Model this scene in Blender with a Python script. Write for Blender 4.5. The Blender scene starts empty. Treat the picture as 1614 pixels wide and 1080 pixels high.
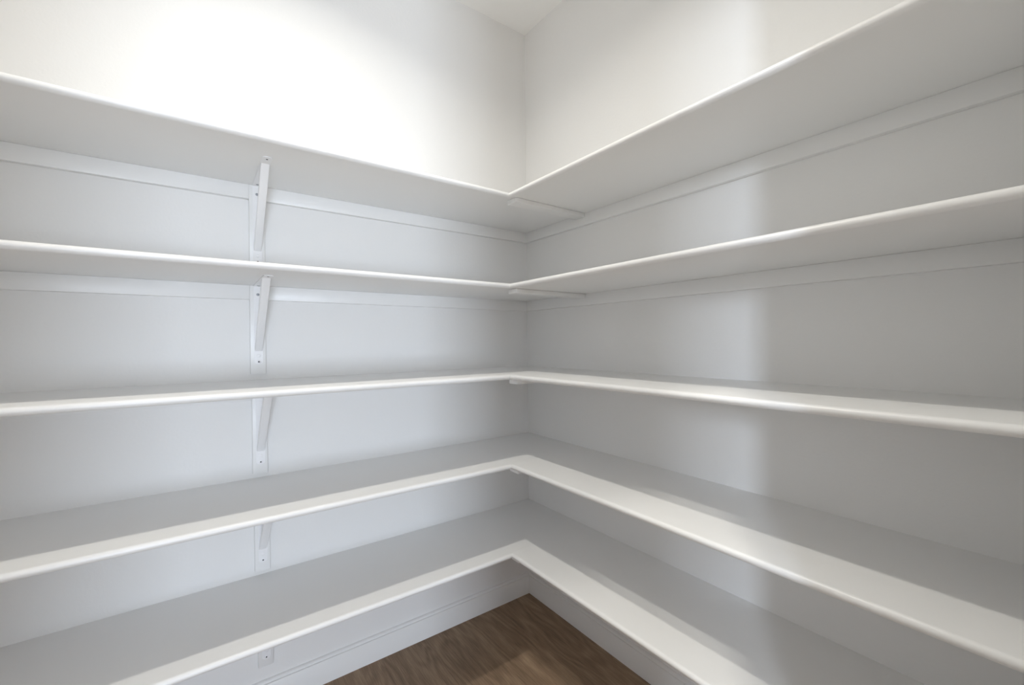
import bpy, bmesh, math, random
from mathutils import Vector, Matrix

sc = bpy.context.scene
C = bpy.context.collection

# ------------------------------------------------------------------ camera
# corner of the pantry = origin; left wall is the plane y=0 (towards -x),
# right wall is the plane x=0 (towards -y); metres
yaw, pitch, roll = (math.radians(a) for a in (54.0526, -0.22, -0.5206))
F = Vector((math.cos(yaw)*math.cos(pitch), math.sin(yaw)*math.cos(pitch), math.sin(pitch)))
R = Vector((math.sin(yaw), -math.cos(yaw), 0)); U = R.cross(F)
R2 = R*math.cos(roll) + U*math.sin(roll); U2 = -R*math.sin(roll) + U*math.cos(roll)
cd = bpy.data.cameras.new('camera'); cam = bpy.data.objects.new('camera', cd); C.objects.link(cam)
m = Matrix((R2, U2, -F)).transposed().to_4x4(); m.translation = Vector((-1.3138, -1.6817, 1.2362))
cam.matrix_world = m
cd.sensor_fit = 'HORIZONTAL'; cd.sensor_width = 36.0; cd.lens = 36.0*681.55/1614
cd.clip_start = 0.01
sc.camera = cam

# ------------------------------------------------------------------ world, lights, exposure
w = bpy.data.worlds.new('world'); sc.world = w; w.use_nodes = True
w.node_tree.nodes['Background'].inputs[0].default_value = (0.62, 0.78, 1, 1)
w.node_tree.nodes['Background'].inputs[1].default_value = 1.0

CEIL = 2.737
FRONT = -1.66      # inner face of the door wall behind the camera
HALL = -1.775      # its outer face
LIGHT = (-1.08, -0.80)
HLIGHT = (-1.36, -2.06)

def area(name, loc, direction, sx, sy, power, col, shape='RECTANGLE', spread=180):
    l = bpy.data.lights.new(name, 'AREA'); l.shape = shape; l.size = sx
    if shape == 'RECTANGLE': l.size_y = sy
    l.energy = power; l.color = col; l.spread = math.radians(spread)
    o = bpy.data.objects.new(name, l); C.objects.link(o); o.location = loc
    o.rotation_euler = Vector(direction).to_track_quat('-Z', 'Y').to_euler()
    return o
LAMP = (1.0, 0.965, 0.88)
area('pantry_lamp', (LIGHT[0], LIGHT[1], CEIL-0.024), (0, 0, -1), 0.07, 0, 10.1, LAMP, 'DISK', 150)
area('hall_lamp', (HLIGHT[0], HLIGHT[1], CEIL-0.024), (0, 0, -1), 0.07, 0, 14.0, LAMP, 'DISK', 150)
DAY = (0.76, 0.862, 1.0)
area('daylight_back', (-2.03, -5.42, 0.75), (0.1, 1, 0), 0.9, 1.3, 112.0, DAY)
area('daylight_side', (-4.42, -3.98, 2.13), (1, 0.3, 0), 0.26, 0.7, 84.0, (0.76, 0.856, 1.0))
vs = sc.view_settings
vs.view_transform = 'Standard'; vs.look = 'None'; vs.gamma = 1.0; vs.use_curve_mapping = False
vs.exposure = 0.08
sc.cycles.max_bounces = 16; sc.cycles.diffuse_bounces = 12
sc.cycles.use_denoising = True

# ------------------------------------------------------------------ materials
def mat(name, col, rough=0.5, bump=0.0, scale=200.0, spec=0.5, metal=0.0, coat=0.0, vary=0.0):
    mt = bpy.data.materials.new(name); mt.use_nodes = True
    nt = mt.node_tree; b = nt.nodes['Principled BSDF']
    b.inputs['Base Color'].default_value = (*col, 1); b.inputs['Roughness'].default_value = rough
    b.inputs['Specular IOR Level'].default_value = spec; b.inputs['Metallic'].default_value = metal
    b.inputs['Coat Weight'].default_value = coat
    tc = nt.nodes.new('ShaderNodeTexCoord')
    if bump:
        n = nt.nodes.new('ShaderNodeTexNoise'); n.inputs['Scale'].default_value = scale
        n.inputs['Detail'].default_value = 4; nt.links.new(tc.outputs['Object'], n.inputs['Vector'])
        bp = nt.nodes.new('ShaderNodeBump'); bp.inputs['Strength'].default_value = bump
        bp.inputs['Distance'].default_value = 0.001
        nt.links.new(n.outputs['Fac'], bp.inputs['Height']); nt.links.new(bp.outputs['Normal'], b.inputs['Normal'])
    if vary:
        n2 = nt.nodes.new('ShaderNodeTexNoise'); n2.inputs['Scale'].default_value = 3
        n2.inputs['Detail'].default_value = 3; nt.links.new(tc.outputs['Object'], n2.inputs['Vector'])
        mr = nt.nodes.new('ShaderNodeMapRange')
        mr.inputs['To Min'].default_value = rough-vary; mr.inputs['To Max'].default_value = rough+vary
        nt.links.new(n2.outputs['Fac'], mr.inputs['Value']); nt.links.new(mr.outputs[0], b.inputs['Roughness'])
    return mt
M_WALL = mat('wall_paint', (0.805, 0.803, 0.797), 0.6, 0.35, 110, 0.35)
M_CEIL = mat('ceiling_paint', (0.86, 0.858, 0.85), 0.8, 0.3, 110, 0.2)
M_TRIM = mat('white_semigloss_paint', (0.81, 0.81, 0.805), 0.36, 0.06, 60, 0.5, vary=0.05)
M_METAL = mat('white_powder_coat', (0.84, 0.84, 0.85), 0.32, 0.0, 60, 0.5)
M_SCREW = mat('screw_steel', (0.32, 0.33, 0.35), 0.4, metal=0.6)
M_SLOT = mat('dark_screw_slot', (0.05, 0.05, 0.055), 0.7)
M_EMIT = bpy.data.materials.new('lamp_diffuser'); M_EMIT.use_nodes = True
_b = M_EMIT.node_tree.nodes['Principled BSDF']
_b.inputs['Base Color'].default_value = (0.9, 0.9, 0.88, 1)
_b.inputs['Emission Color'].default_value = (1, 0.93, 0.85, 1); _b.inputs['Emission Strength'].default_value = 4

def wood():
    mt = bpy.data.materials.new('oak_plank'); mt.use_nodes = True
    nt = mt.node_tree; N = nt.nodes; L = nt.links; b = N['Principled BSDF']
    tc = N.new('ShaderNodeTexCoord'); oi = N.new('ShaderNodeObjectInfo')
    off = N.new('ShaderNodeVectorMath'); off.operation = 'MULTIPLY_ADD'
    comb = N.new('ShaderNodeCombineXYZ')
    for i in range(3): L.new(oi.outputs['Random'], comb.inputs[i])
    L.new(comb.outputs[0], off.inputs[0]); off.inputs[1].default_value = (3.1, 17.0, 5.0)
    L.new(tc.outputs['Object'], off.inputs[2])
    # broad cathedral figure
    mp = N.new('ShaderNodeMapping'); mp.inputs['Scale'].default_value = (6.0, 1.3, 1.0); L.new(off.outputs[0], mp.inputs['Vector'])
    n1 = N.new('ShaderNodeTexNoise'); n1.inputs['Scale'].default_value = 1.5; n1.inputs['Detail'].default_value = 2
    n1.inputs['Roughness'].default_value = 0.45; L.new(mp.outputs[0], n1.inputs['Vector'])
    mul = N.new('ShaderNodeMath'); mul.operation = 'MULTIPLY'; mul.inputs[1].default_value = 60.0; L.new(n1.outputs['Fac'], mul.inputs[0])
    sn = N.new('ShaderNodeMath'); sn.operation = 'SINE'; L.new(mul.outputs[0], sn.inputs[0])
    # fine pores stretched along the board
    mp2 = N.new('ShaderNodeMapping'); mp2.inputs['Scale'].default_value = (300.0, 14.0, 1.0); L.new(off.outputs[0], mp2.inputs['Vector'])
    n2 = N.new('ShaderNodeTexNoise'); n2.inputs['Scale'].default_value = 1.0; n2.inputs['Detail'].default_value = 5
    n2.inputs['Roughness'].default_value = 0.65; L.new(mp2.outputs[0], n2.inputs['Vector'])
    mp3 = N.new('ShaderNodeMapping'); mp3.inputs['Scale'].default_value = (22.0, 1.6, 1.0); L.new(off.outputs[0], mp3.inputs['Vector'])
    n3 = N.new('ShaderNodeTexNoise'); n3.inputs['Scale'].default_value = 1.0; n3.inputs['Detail'].default_value = 4
    L.new(mp3.outputs[0], n3.inputs['Vector'])
    soft = N.new('ShaderNodeMath'); soft.operation = 'MULTIPLY_ADD'; soft.inputs[1].default_value = 0.45; soft.inputs[2].default_value = 0.27
    L.new(n3.outputs['Fac'], soft.inputs[0])
    a1 = N.new('ShaderNodeMath'); a1.operation = 'MULTIPLY_ADD'; a1.inputs[1].default_value = 0.06; L.new(sn.outputs[0], a1.inputs[0]); L.new(soft.outputs[0], a1.inputs[2])
    a2 = N.new('ShaderNodeMath'); a2.operation = 'MULTIPLY_ADD'; a2.inputs[1].default_value = 0.5; L.new(n2.outputs['Fac'], a2.inputs[0]); L.new(a1.outputs[0], a2.inputs[2])
    cr = N.new('ShaderNodeValToRGB'); e = cr.color_ramp.elements
    e[0].position = 0.50; e[0].color = (0.135, 0.090, 0.058, 1)
    e[1].position = 1.0; e[1].color = (0.42, 0.31, 0.205, 1)
    x = e.new(0.75); x.color = (0.265, 0.184, 0.121, 1)
    L.new(a2.outputs[0], cr.inputs[0])
    # each board a little lighter or darker
    hv = N.new('ShaderNodeHueSaturation'); mr = N.new('ShaderNodeMapRange')
    mr.inputs['To Min'].default_value = 0.9; mr.inputs['To Max'].default_value = 1.1
    L.new(oi.outputs['Random'], mr.inputs['Value']); L.new(mr.outputs[0], hv.inputs['Value'])
    L.new(cr.outputs[0], hv.inputs['Color']); L.new(hv.outputs[0], b.inputs['Base Color'])
    b.inputs['Roughness'].default_value = 0.5; b.inputs['Specular IOR Level'].default_value = 0.25
    bp = N.new('ShaderNodeBump'); bp.inputs['Strength'].default_value = 0.25; bp.inputs['Distance'].default_value = 0.0006
    L.new(a2.outputs[0], bp.inputs['Height']); L.new(bp.outputs[0], b.inputs['Normal'])
    return mt
M_WOOD = wood()
M_GROUT = mat('dark_underlay', (0.06, 0.045, 0.035), 0.8)

# ------------------------------------------------------------------ helpers
def tag(o, label=None, cat=None, group=None, kind=None):
    if label: o['label'] = label
    if cat: o['category'] = cat
    if group: o['group'] = group
    if kind: o['kind'] = kind
    return o
def empty(name, loc):
    o = bpy.data.objects.new(name, None); C.objects.link(o); o.location = loc; o.empty_display_size = 0.05
    return o
def link(name, bm, mt, parent=None, smooth=False, origin=None):
    """bm is in world coordinates; parented children keep world place."""
    me = bpy.data.meshes.new(name)
    bmesh.ops.recalc_face_normals(bm, faces=bm.faces[:])
    if origin is None: origin = Vector(parent.location) if parent and parent.type == 'EMPTY' else Vector((0, 0, 0))
    else: origin = Vector(origin)
    bmesh.ops.translate(bm, verts=bm.verts[:], vec=-origin)
    bm.to_mesh(me); bm.free(); me.materials.append(mt)
    if smooth:
        for p in me.polygons: p.use_smooth = True
        me.set_sharp_from_angle(angle=math.radians(40))
    o = bpy.data.objects.new(name, me); C.objects.link(o)
    if parent:
        o.parent = parent
        base = Vector(parent.location)
        if parent.parent: base = base + Vector(parent.parent.location)
        o.location = origin - base
    else: o.location = origin
    return o
def box(bm, a, b, bev=0.0, seg=2):
    x0, y0, z0 = (min(a[i], b[i]) for i in range(3)); x1, y1, z1 = (max(a[i], b[i]) for i in range(3))
    vs_ = [bm.verts.new(p) for p in ((x0,y0,z0),(x1,y0,z0),(x1,y1,z0),(x0,y1,z0),(x0,y0,z1),(x1,y0,z1),(x1,y1,z1),(x0,y1,z1))]
    fs = [bm.faces.new([vs_[i] for i in q]) for q in ((3,2,1,0),(4,5,6,7),(0,1,5,4),(1,2,6,5),(2,3,7,6),(3,0,4,7))]
    if bev:
        es = list({e for f in fs for e in f.edges})
        bmesh.ops.bevel(bm, geom=es, offset=bev, segments=seg, affect='EDGES', profile=0.5)
    return bm
def bx(name, a, b, mt, parent=None, bev=0.0, kind=None, smooth=False):
    o = link(name, box(bmesh.new(), a, b, bev), mt, parent, smooth or bev > 0)
    if kind: o['kind'] = kind
    return o
def strip(bm, rows, close=True, caps=True):
    """loft rows (lists of points) into a closed tube"""
    rr = [[bm.verts.new(p) for p in r] for r in rows]
    n = len(rr[0])
    for i in range(len(rr)-1):
        for j in range(n if close else n-1):
            k = (j+1) % n
            bm.faces.new((rr[i][j], rr[i][k], rr[i+1][k], rr[i+1][j]))
    if caps:
        bm.faces.new(rr[0][::-1]); bm.faces.new(rr[-1])
    return bm
def disc_solid(bm, c, r, h, axis='z', seg=20, dome=0.0):
    prof = [(r, 0), (r, h*0.7), (r*0.9, h)] + ([(r*0.45, h+dome)] if dome else [])
    c = Vector(c); rows = []
    ax = {'z': (Vector((1,0,0)), Vector((0,1,0)), Vector((0,0,1))), '-y': (Vector((1,0,0)), Vector((0,0,1)), Vector((0,-1,0))), '-z': (Vector((1,0,0)), Vector((0,1,0)), Vector((0,0,-1)))}[axis]
    for (rad, hh) in prof:
        rows.append([c + ax[0]*rad*math.cos(2*math.pi*i/seg) + ax[1]*rad*math.sin(2*math.pi*i/seg) + ax[2]*hh for i in range(seg)])
    return strip(bm, rows)

# ------------------------------------------------------------------ room shell
XL = -2.16         # far end wall on the left, outside the frame
DX0, DX1, DH = -1.735, -0.860, 2.27   # doorway in the wall behind the camera
T = 0.115
def wall(name, boxes, mt=M_WALL):
    bm = bmesh.new()
    for a, b in boxes: box(bm, a, b)
    o = link(name, bm, mt); o['kind'] = 'structure'; return o
wall('wall_left', [((XL-T, 0, -0.02), (T, T, CEIL))])
wall('wall_right', [((0, 0, -0.02), (T, HALL, CEIL))])
wall('wall_far', [((XL-T, 0, -0.02), (XL, HALL, CEIL))])
wall('wall_front', [((XL, HALL, -0.02), (DX0, FRONT, CEIL)), ((DX1, HALL, -0.02), (0, FRONT, CEIL)), ((DX0, HALL, DH), (DX1, FRONT, CEIL))])
wall('ceiling', [((XL-T, T, CEIL), (T, HALL, CEIL+0.02))], M_CEIL)

# floor: oak planks running away from the doorway, each one its own piece
fl = wall('floor', [((XL-T, T, -0.03), (T, HALL, -0.012))], M_GROUT)
random.seed(7)
PW = 0.181
k = 0
x = -0.205 + PW*2
x_edges = []
while x > XL - 0.01:
    x_edges.append(x); x -= PW
offs = [0.55, 1.1, 0.2, 1.35, 0.8, 0.05]
for i, xe in enumerate(x_edges):
    xa, xb = max(xe-PW, XL), min(xe, 0.0)
    if xb - xa < 0.01: continue
    cuts = [0.0]
    j = -offs[i % 6] - (0.9 if i in (1, 2, 3, 4) else 0)
    while j > HALL:
        if j < -0.1: cuts.append(j)
        j -= 1.4
    cuts.append(HALL)
    for a, b in zip(cuts[:-1], cuts[1:]):
        if a - b < 0.02: continue
        bm = box(bmesh.new(), (xa+0.00015, b+0.00015, -0.012), (xb-0.00015, a-0.00015, 0.0), 0.0004, 1)
        link('plank', bm, M_WOOD, fl, origin=((xa+xb)/2, (a+b)/2, 0))

# baseboards with a stepped top
prof_bb = [(0, 0), (0.014, 0), (0.014, 0.0815), (0.0125, 0.0835), (0.0080, 0.0845), (0.0075, 0.0870), (0.0088, 0.0885), (0.0088, 0.0920), (0.0065, 0.0950), (0, 0.0965)]
def baseboard(name, side, a, b, mitre0=True):
    rows = []
    for s in (a, b):
        r = []
        for (u, z) in prof_bb:
            t_ = (-u if (s == 0 and mitre0) else s)
            r.append({'left': (t_, -u, z), 'right': (-u, t_, z), 'far': (XL+u, s, z), 'front': (s, FRONT+u, z)}[side])
        rows.append(r)
    o = link(name, strip(bmesh.new(), rows), M_TRIM, smooth=True); o['kind'] = 'structure'; return o
baseboard('baseboard_left', 'left', 0, XL+0.014)
baseboard('baseboard_right', 'right', 0, FRONT+0.014)
baseboard('baseboard_far', 'far', -0.0141, FRONT+0.0141)
bm = bmesh.new()
for a, b in ((XL+0.0001, DX0-0.08), (DX1+0.08, -0.0001)):
    strip(bm, [[(s, FRONT+u, z) for u, z in prof_bb] for s in (a, b)])
o = link('baseboard_front', bm, M_TRIM, smooth=True); o['kind'] = 'structure'

# door opening lining
bx('trim_1', (DX0, HALL-0.004, 0), (DX0+0.012, FRONT+0.004, DH), M_TRIM, kind='structure', bev=0.001)
bx('trim_2', (DX1-0.012, HALL-0.004, 0), (DX1, FRONT+0.004, DH), M_TRIM, kind='structure', bev=0.001)
bx('trim_3', (DX0+0.012, HALL-0.004, DH-0.012), (DX1-0.012, FRONT+0.004, DH), M_TRIM, kind='structure', bev=0.001)

# the room beyond the doorway, behind the camera (daylight enters through its windows)
HX0, HX1, HY = -4.5, 1.0, -5.5
hf = wall('floor_hall', [((HX0, HY, -0.03), (HX1, HALL, 0.0))], M_WOOD)
wall('ceiling_hall', [((HX0, HY, CEIL), (HX1, HALL, CEIL+0.02))], M_CEIL)
wall('wall_hall_right', [((HX1, HY, -0.02), (HX1+T, HALL, CEIL))])
wall('wall_hall_front', [((HX0, HALL, -0.02), (XL-T, HALL+T, CEIL)), ((T, HALL, -0.02), (HX1, HALL+T, CEIL))])
wall('hall_light_blocker', [((-2.75, HALL, 0), (-2.25, -2.46, CEIL))])  # made-up unseen block, added so the side daylight fades towards the pantry corner
def windowed(name, axis, c, lo, hi, w0, w1, z0, z1):
    def q(s0, s1, za, zb):
        return ((s0, c, za), (s1, c-T, zb)) if axis == 'x' else ((c, s0, za), (c-T, s1, zb))
    wall(name, [q(lo, w0, -0.02, CEIL), q(w1, hi, -0.02, CEIL), q(w0, w1, -0.02, z0), q(w0, w1, z1, CEIL)])
windowed('wall_hall_back', 'x', HY, HX0, HX1, -2.62, -1.58, 0.08, 2.05)
windowed('wall_hall_left', 'y', HX0, HY, HALL, -4.17, -3.79, 1.70, 2.55)
def window_frame(name, axis, c, w0, w1, z0, z1):
    bm = bmesh.new(); f = 0.045
    def q(s0, s1, za, zb):
        if axis == 'x': box(bm, (s0, c-0.03, za), (s1, c-0.08, zb))
        else: box(bm, (c-0.03, s0, za), (c-0.08, s1, zb))
    q(w0, w0+f, z0, z1); q(w1-f, w1, z0, z1); q(w0+f, w1-f, z0, z0+f); q(w0+f, w1-f, z1-f, z1)
    o = link(name, bm, M_TRIM); o['kind'] = 'structure'
window_frame('window_1', 'x', HY, -2.62, -1.58, 0.08, 2.05)
window_frame('window_2', 'y', HX0, -4.17, -3.79, 1.70, 2.55)

# ------------------------------------------------------------------ ceiling lamps
def lamp(x, y, label):
    t = empty('ceiling_light', (x, y, CEIL)); tag(t, label, 'lamp')
    rows = []
    for (r, z) in ((0.09, 0), (0.092, -0.006), (0.088, -0.016), (0.080, -0.020), (0.076, -0.014), (0.076, -0.001)):
        rows.append([(x+r*math.cos(a), y+r*math.sin(a), CEIL+z) for a in (2*math.pi*i/40 for i in range(40))])
    link('trim_ring', strip(bmesh.new(), rows, caps=False), M_TRIM, t, True)
    link('diffuser', disc_solid(bmesh.new(), (x, y, CEIL-0.002), 0.075, 0.008, '-z', 40), M_EMIT, t, True)
lamp(*LIGHT, 'round flat white ceiling light in the middle of the pantry ceiling')
lamp(*HLIGHT, 'round flat white ceiling light outside the pantry doorway')

# ------------------------------------------------------------------ shelves
TH = 0.0188; RN = TH/2
DL, DR = 0.400, 0.392
ZS = [1.7794, 1.4466, 1.1125, 0.7838, 0.4558]
CH = 0.047; CT = 0.018
SHX = XL + 0.001; SHY = FRONT + 0.001
PLX = [(-1.1745, -1.130), (-1.175, -1.1305), (-1.172, -1.1285), (-1.169, -1.1245), (-1.162, -1.118)]
NS = 8
nose = [(RN*(1-math.sin(math.pi*i/NS)), RN*math.cos(math.pi*i/NS)) for i in range(NS+1)]  # (setback from the front, dz)
def left_board(z, root):
    zc = z - RN; bm = bmesh.new()
    # body up to the root of the rounded nose
    y0 = -(DL-RN); a = SHX; e = -(DR-RN)
    top = zc+RN; bot = zc-RN
    va = [bm.verts.new((a, -(DL-u), zc+dz)) for u, dz in nose]
    vb = [bm.verts.new((-(DR-u), -(DL-u), zc+dz)) for u, dz in nose]
    tb0 = bm.verts.new((a, 0, top)); bb0 = bm.verts.new((a, 0, bot))
    tb1 = bm.verts.new((0, 0, top)); bb1 = bm.verts.new((0, 0, bot))
    tf1 = bm.verts.new((0, y0, top)); bf1 = bm.verts.new((0, y0, bot))
    for i in range(NS): bm.faces.new((va[i], vb[i], vb[i+1], va[i+1]))
    bm.faces.new((tb0, tb1, tf1, vb[0], va[0])); bm.faces.new((bb0, va[-1], vb[-1], bf1, bb1))
    bm.faces.new((va+[bb0, tb0])); bm.faces.new(vb)
    bm.faces.new((vb[0], tf1, bf1, vb[-1])); bm.faces.new((tf1, tb1, bb1, bf1)); bm.faces.new((tb1, tb0, bb0, bb1))
    return link('board', bm, M_TRIM, root, True)
def right_board(z, root):
    zc = z - RN; bm = bmesh.new()
    y0 = -(DL-RN); a = SHY; top = zc+RN; bot = zc-RN
    va = [bm.verts.new((-(DR-u), a, zc+dz)) for u, dz in nose]
    vb = [bm.verts.new((-(DR-u), -(DL-u), zc+dz)) for u, dz in nose]
    tb0 = bm.verts.new((0, a, top)); bb0 = bm.verts.new((0, a, bot))
    tb1 = bm.verts.new((0, y0, top)); bb1 = bm.verts.new((0, y0, bot))
    for i in range(NS): bm.faces.new((va[i], vb[i], vb[i+1], va[i+1]))
    bm.faces.new((tb0, tb1, vb[0], va[0])); bm.faces.new((bb0, va[-1], vb[-1], bb1))
    bm.faces.new((va+[bb0, tb0])); bm.faces.new(vb)
    bm.faces.new((vb[0], tb1, bb1, vb[-1])); bm.faces.new((tb1, tb0, bb0, bb1))
    return link('board', bm, M_TRIM, root, True)
shelf_labels = [
    'topmost white L-shaped corner shelf with rounded front edge, seen from below',
    'white L-shaped corner shelf, second from the top, its underside just in view',
    'middle white L-shaped corner shelf, third from the top, near eye level',
    'white L-shaped corner shelf, fourth from the top, its top side in view',
    'lowest white L-shaped corner shelf, just above the wood floor and baseboard']
br_labels = [
    'white metal shelf bracket under the topmost shelf on the left wall',
    'white metal shelf bracket under the second shelf from the top on the left wall',
    'white metal shelf bracket under the middle shelf, its lower half in view',
    'white metal shelf bracket under the fourth shelf from the top, only its foot in view',
    'white metal shelf bracket under the lowest shelf, only its screwed foot plate in view']
for n, z in enumerate(ZS):
    zb = z - TH
    root = empty('corner_shelf', (0, 0, z))
    tag(root, shelf_labels[n], 'shelf', 'white corner shelves of the pantry')
    left_board(z, root); right_board(z, root)
    p0, p1 = PLX[n]
    e = 0.0002
    bx('cleat', (SHX, -0.0002, zb-CH), (p0-e, -CT, zb-e), M_TRIM, root, 0.0008)
    bx('cleat', (p1+e, -0.0002, zb-CH), (-0.0003, -CT, zb-e), M_TRIM, root, 0.0008)
    bx('cleat', (-0.0002, -CT-e, zb-CH), (-CT, SHY, zb-e), M_TRIM, root, 0.0008)
    # flat batten that carries the joint of the two boards
    bx('joint_batten', (-0.373, -0.364, zb-0.017), (-CT-e, -0.415, zb-e), M_TRIM, root, 0.002)
    # ---------------- bracket
    xc = (p0+p1)/2 + 0.0012
    zt = zb - 0.0003                 # underside of the shelf
    zp = [1.466, 1.1335, 0.8015, 0.4740, 0.1510][n]   # foot of the backing board
    t = empty('shelf_bracket', (xc, 0, zp)); tag(t, br_labels[n], 'bracket', 'white shelf brackets on the left wall')
    bx('backing_board', (p0, -0.0003, zp), (p1, -CT, zt), M_TRIM, t, 0.0008)
    hw = 0.0130; yw = -CT - 0.0002; th = 0.0025
    foot = zt - 0.262; tip = -0.298
    # wall arm with rounded foot and a raised rib
    bm = bmesh.new()
    out = [(xc-hw, zt-0.0005), (xc+hw, zt-0.0005)]
    out += [(xc+hw*math.cos(a)*1.0, foot+hw*0.8-hw*0.8*math.sin(a)) for a in (math.pi*i/10 for i in range(11))]
    strip(bm, [[(px, yw, pz) for px, pz in out], [(px, yw-th, pz) for px, pz in out]])
    wa = link('wall_arm', bm, M_METAL, t, True)
    # shelf arm
    bm = bmesh.new()
    out = [(xc+hw, yw), (xc-hw, yw)]
    out += [(xc-hw*math.cos(a), tip+hw*0.8-hw*0.8*math.sin(a)) for a in (math.pi*i/10 for i in range(11))]
    strip(bm, [[(px, py, zt) for px, py in out], [(px, py, zt-th) for px, py in out]])
    sa = link('shelf_arm', bm, M_METAL, t, True)
    # diagonal brace: folded channel, its flanges turned back towards the wall corner
    A = Vector((xc, -0.245, zt-th)); B = Vector((xc, yw-th, zt-0.218))
    d = (B-A).normalized(); nrm = Vector((0, d.z, -d.y))
    if nrm.y > 0: nrm = -nrm                     # outward, away from the corner
    bw = 0.0114; fd = 0.010; tw = 0.0016; rr_ = 0.003
    sec = [(-bw, -fd), (-bw, -rr_), (-bw+rr_*0.3, -rr_*0.3), (-bw+rr_, 0), (bw-rr_, 0), (bw-rr_*0.3, -rr_*0.3), (bw, -rr_), (bw, -fd),
           (bw-tw, -fd), (bw-tw, -tw-rr_*0.4), (bw-tw-rr_*0.4, -tw), (-bw+tw+rr_*0.4, -tw), (-bw+tw, -tw-rr_*0.4), (-bw+tw, -fd)]
    rows = []
    for P, horizontal in ((A, True), (B, False)):
        r = []
        for sx, sn in sec:
            p = P + Vector((sx, 0, 0)) + nrm*sn
            # slide along the brace so that its ends sit flush on the two arms
            if horizontal: p = p + d*((A.z - p.z)/d.z)
            else: p = p + d*((B.y - p.y)/d.y)
            r.append(tuple(p))
        rows.append(r)
    link('brace', strip(bmesh.new(), rows), M_METAL, t, True)
    # screws and slots
    def screw(pt, axis, parent, r=0.0042, name='screw', mt=M_METAL):
        s = link(name, disc_solid(bmesh.new(), pt, r, 0.0012, axis, 16, 0.0004), mt, parent, True)
        return s
    def slot(pt, axis, r):
        return link('screw_hole', disc_solid(bmesh.new(), pt, r, 0.0004, axis, 14), M_SLOT, None, True)
    def child(o, parent):
        o.parent = parent; o.location = Vector(o.location) - Vector(parent.location) - Vector(parent.parent.location if parent.parent else (0, 0, 0))
    screw((xc, yw-th, foot+0.0085), '-y', wa, 0.0058)
    child(slot((xc, yw-th-0.0015, foot+0.0085), '-y', 0.0024), wa)
    screw((xc, yw-th, foot+0.029), '-y', wa, 0.0058)
    screw((xc-0.0005, yw-th, zt-0.030), '-y', wa, 0.0045, mt=M_SCREW)
    child(slot((xc, tip+0.018, zt-th), '-z', 0.0030), sa)
    screw((xc, -0.040, zt-th), '-z', sa, 0.0045, mt=M_SCREW)
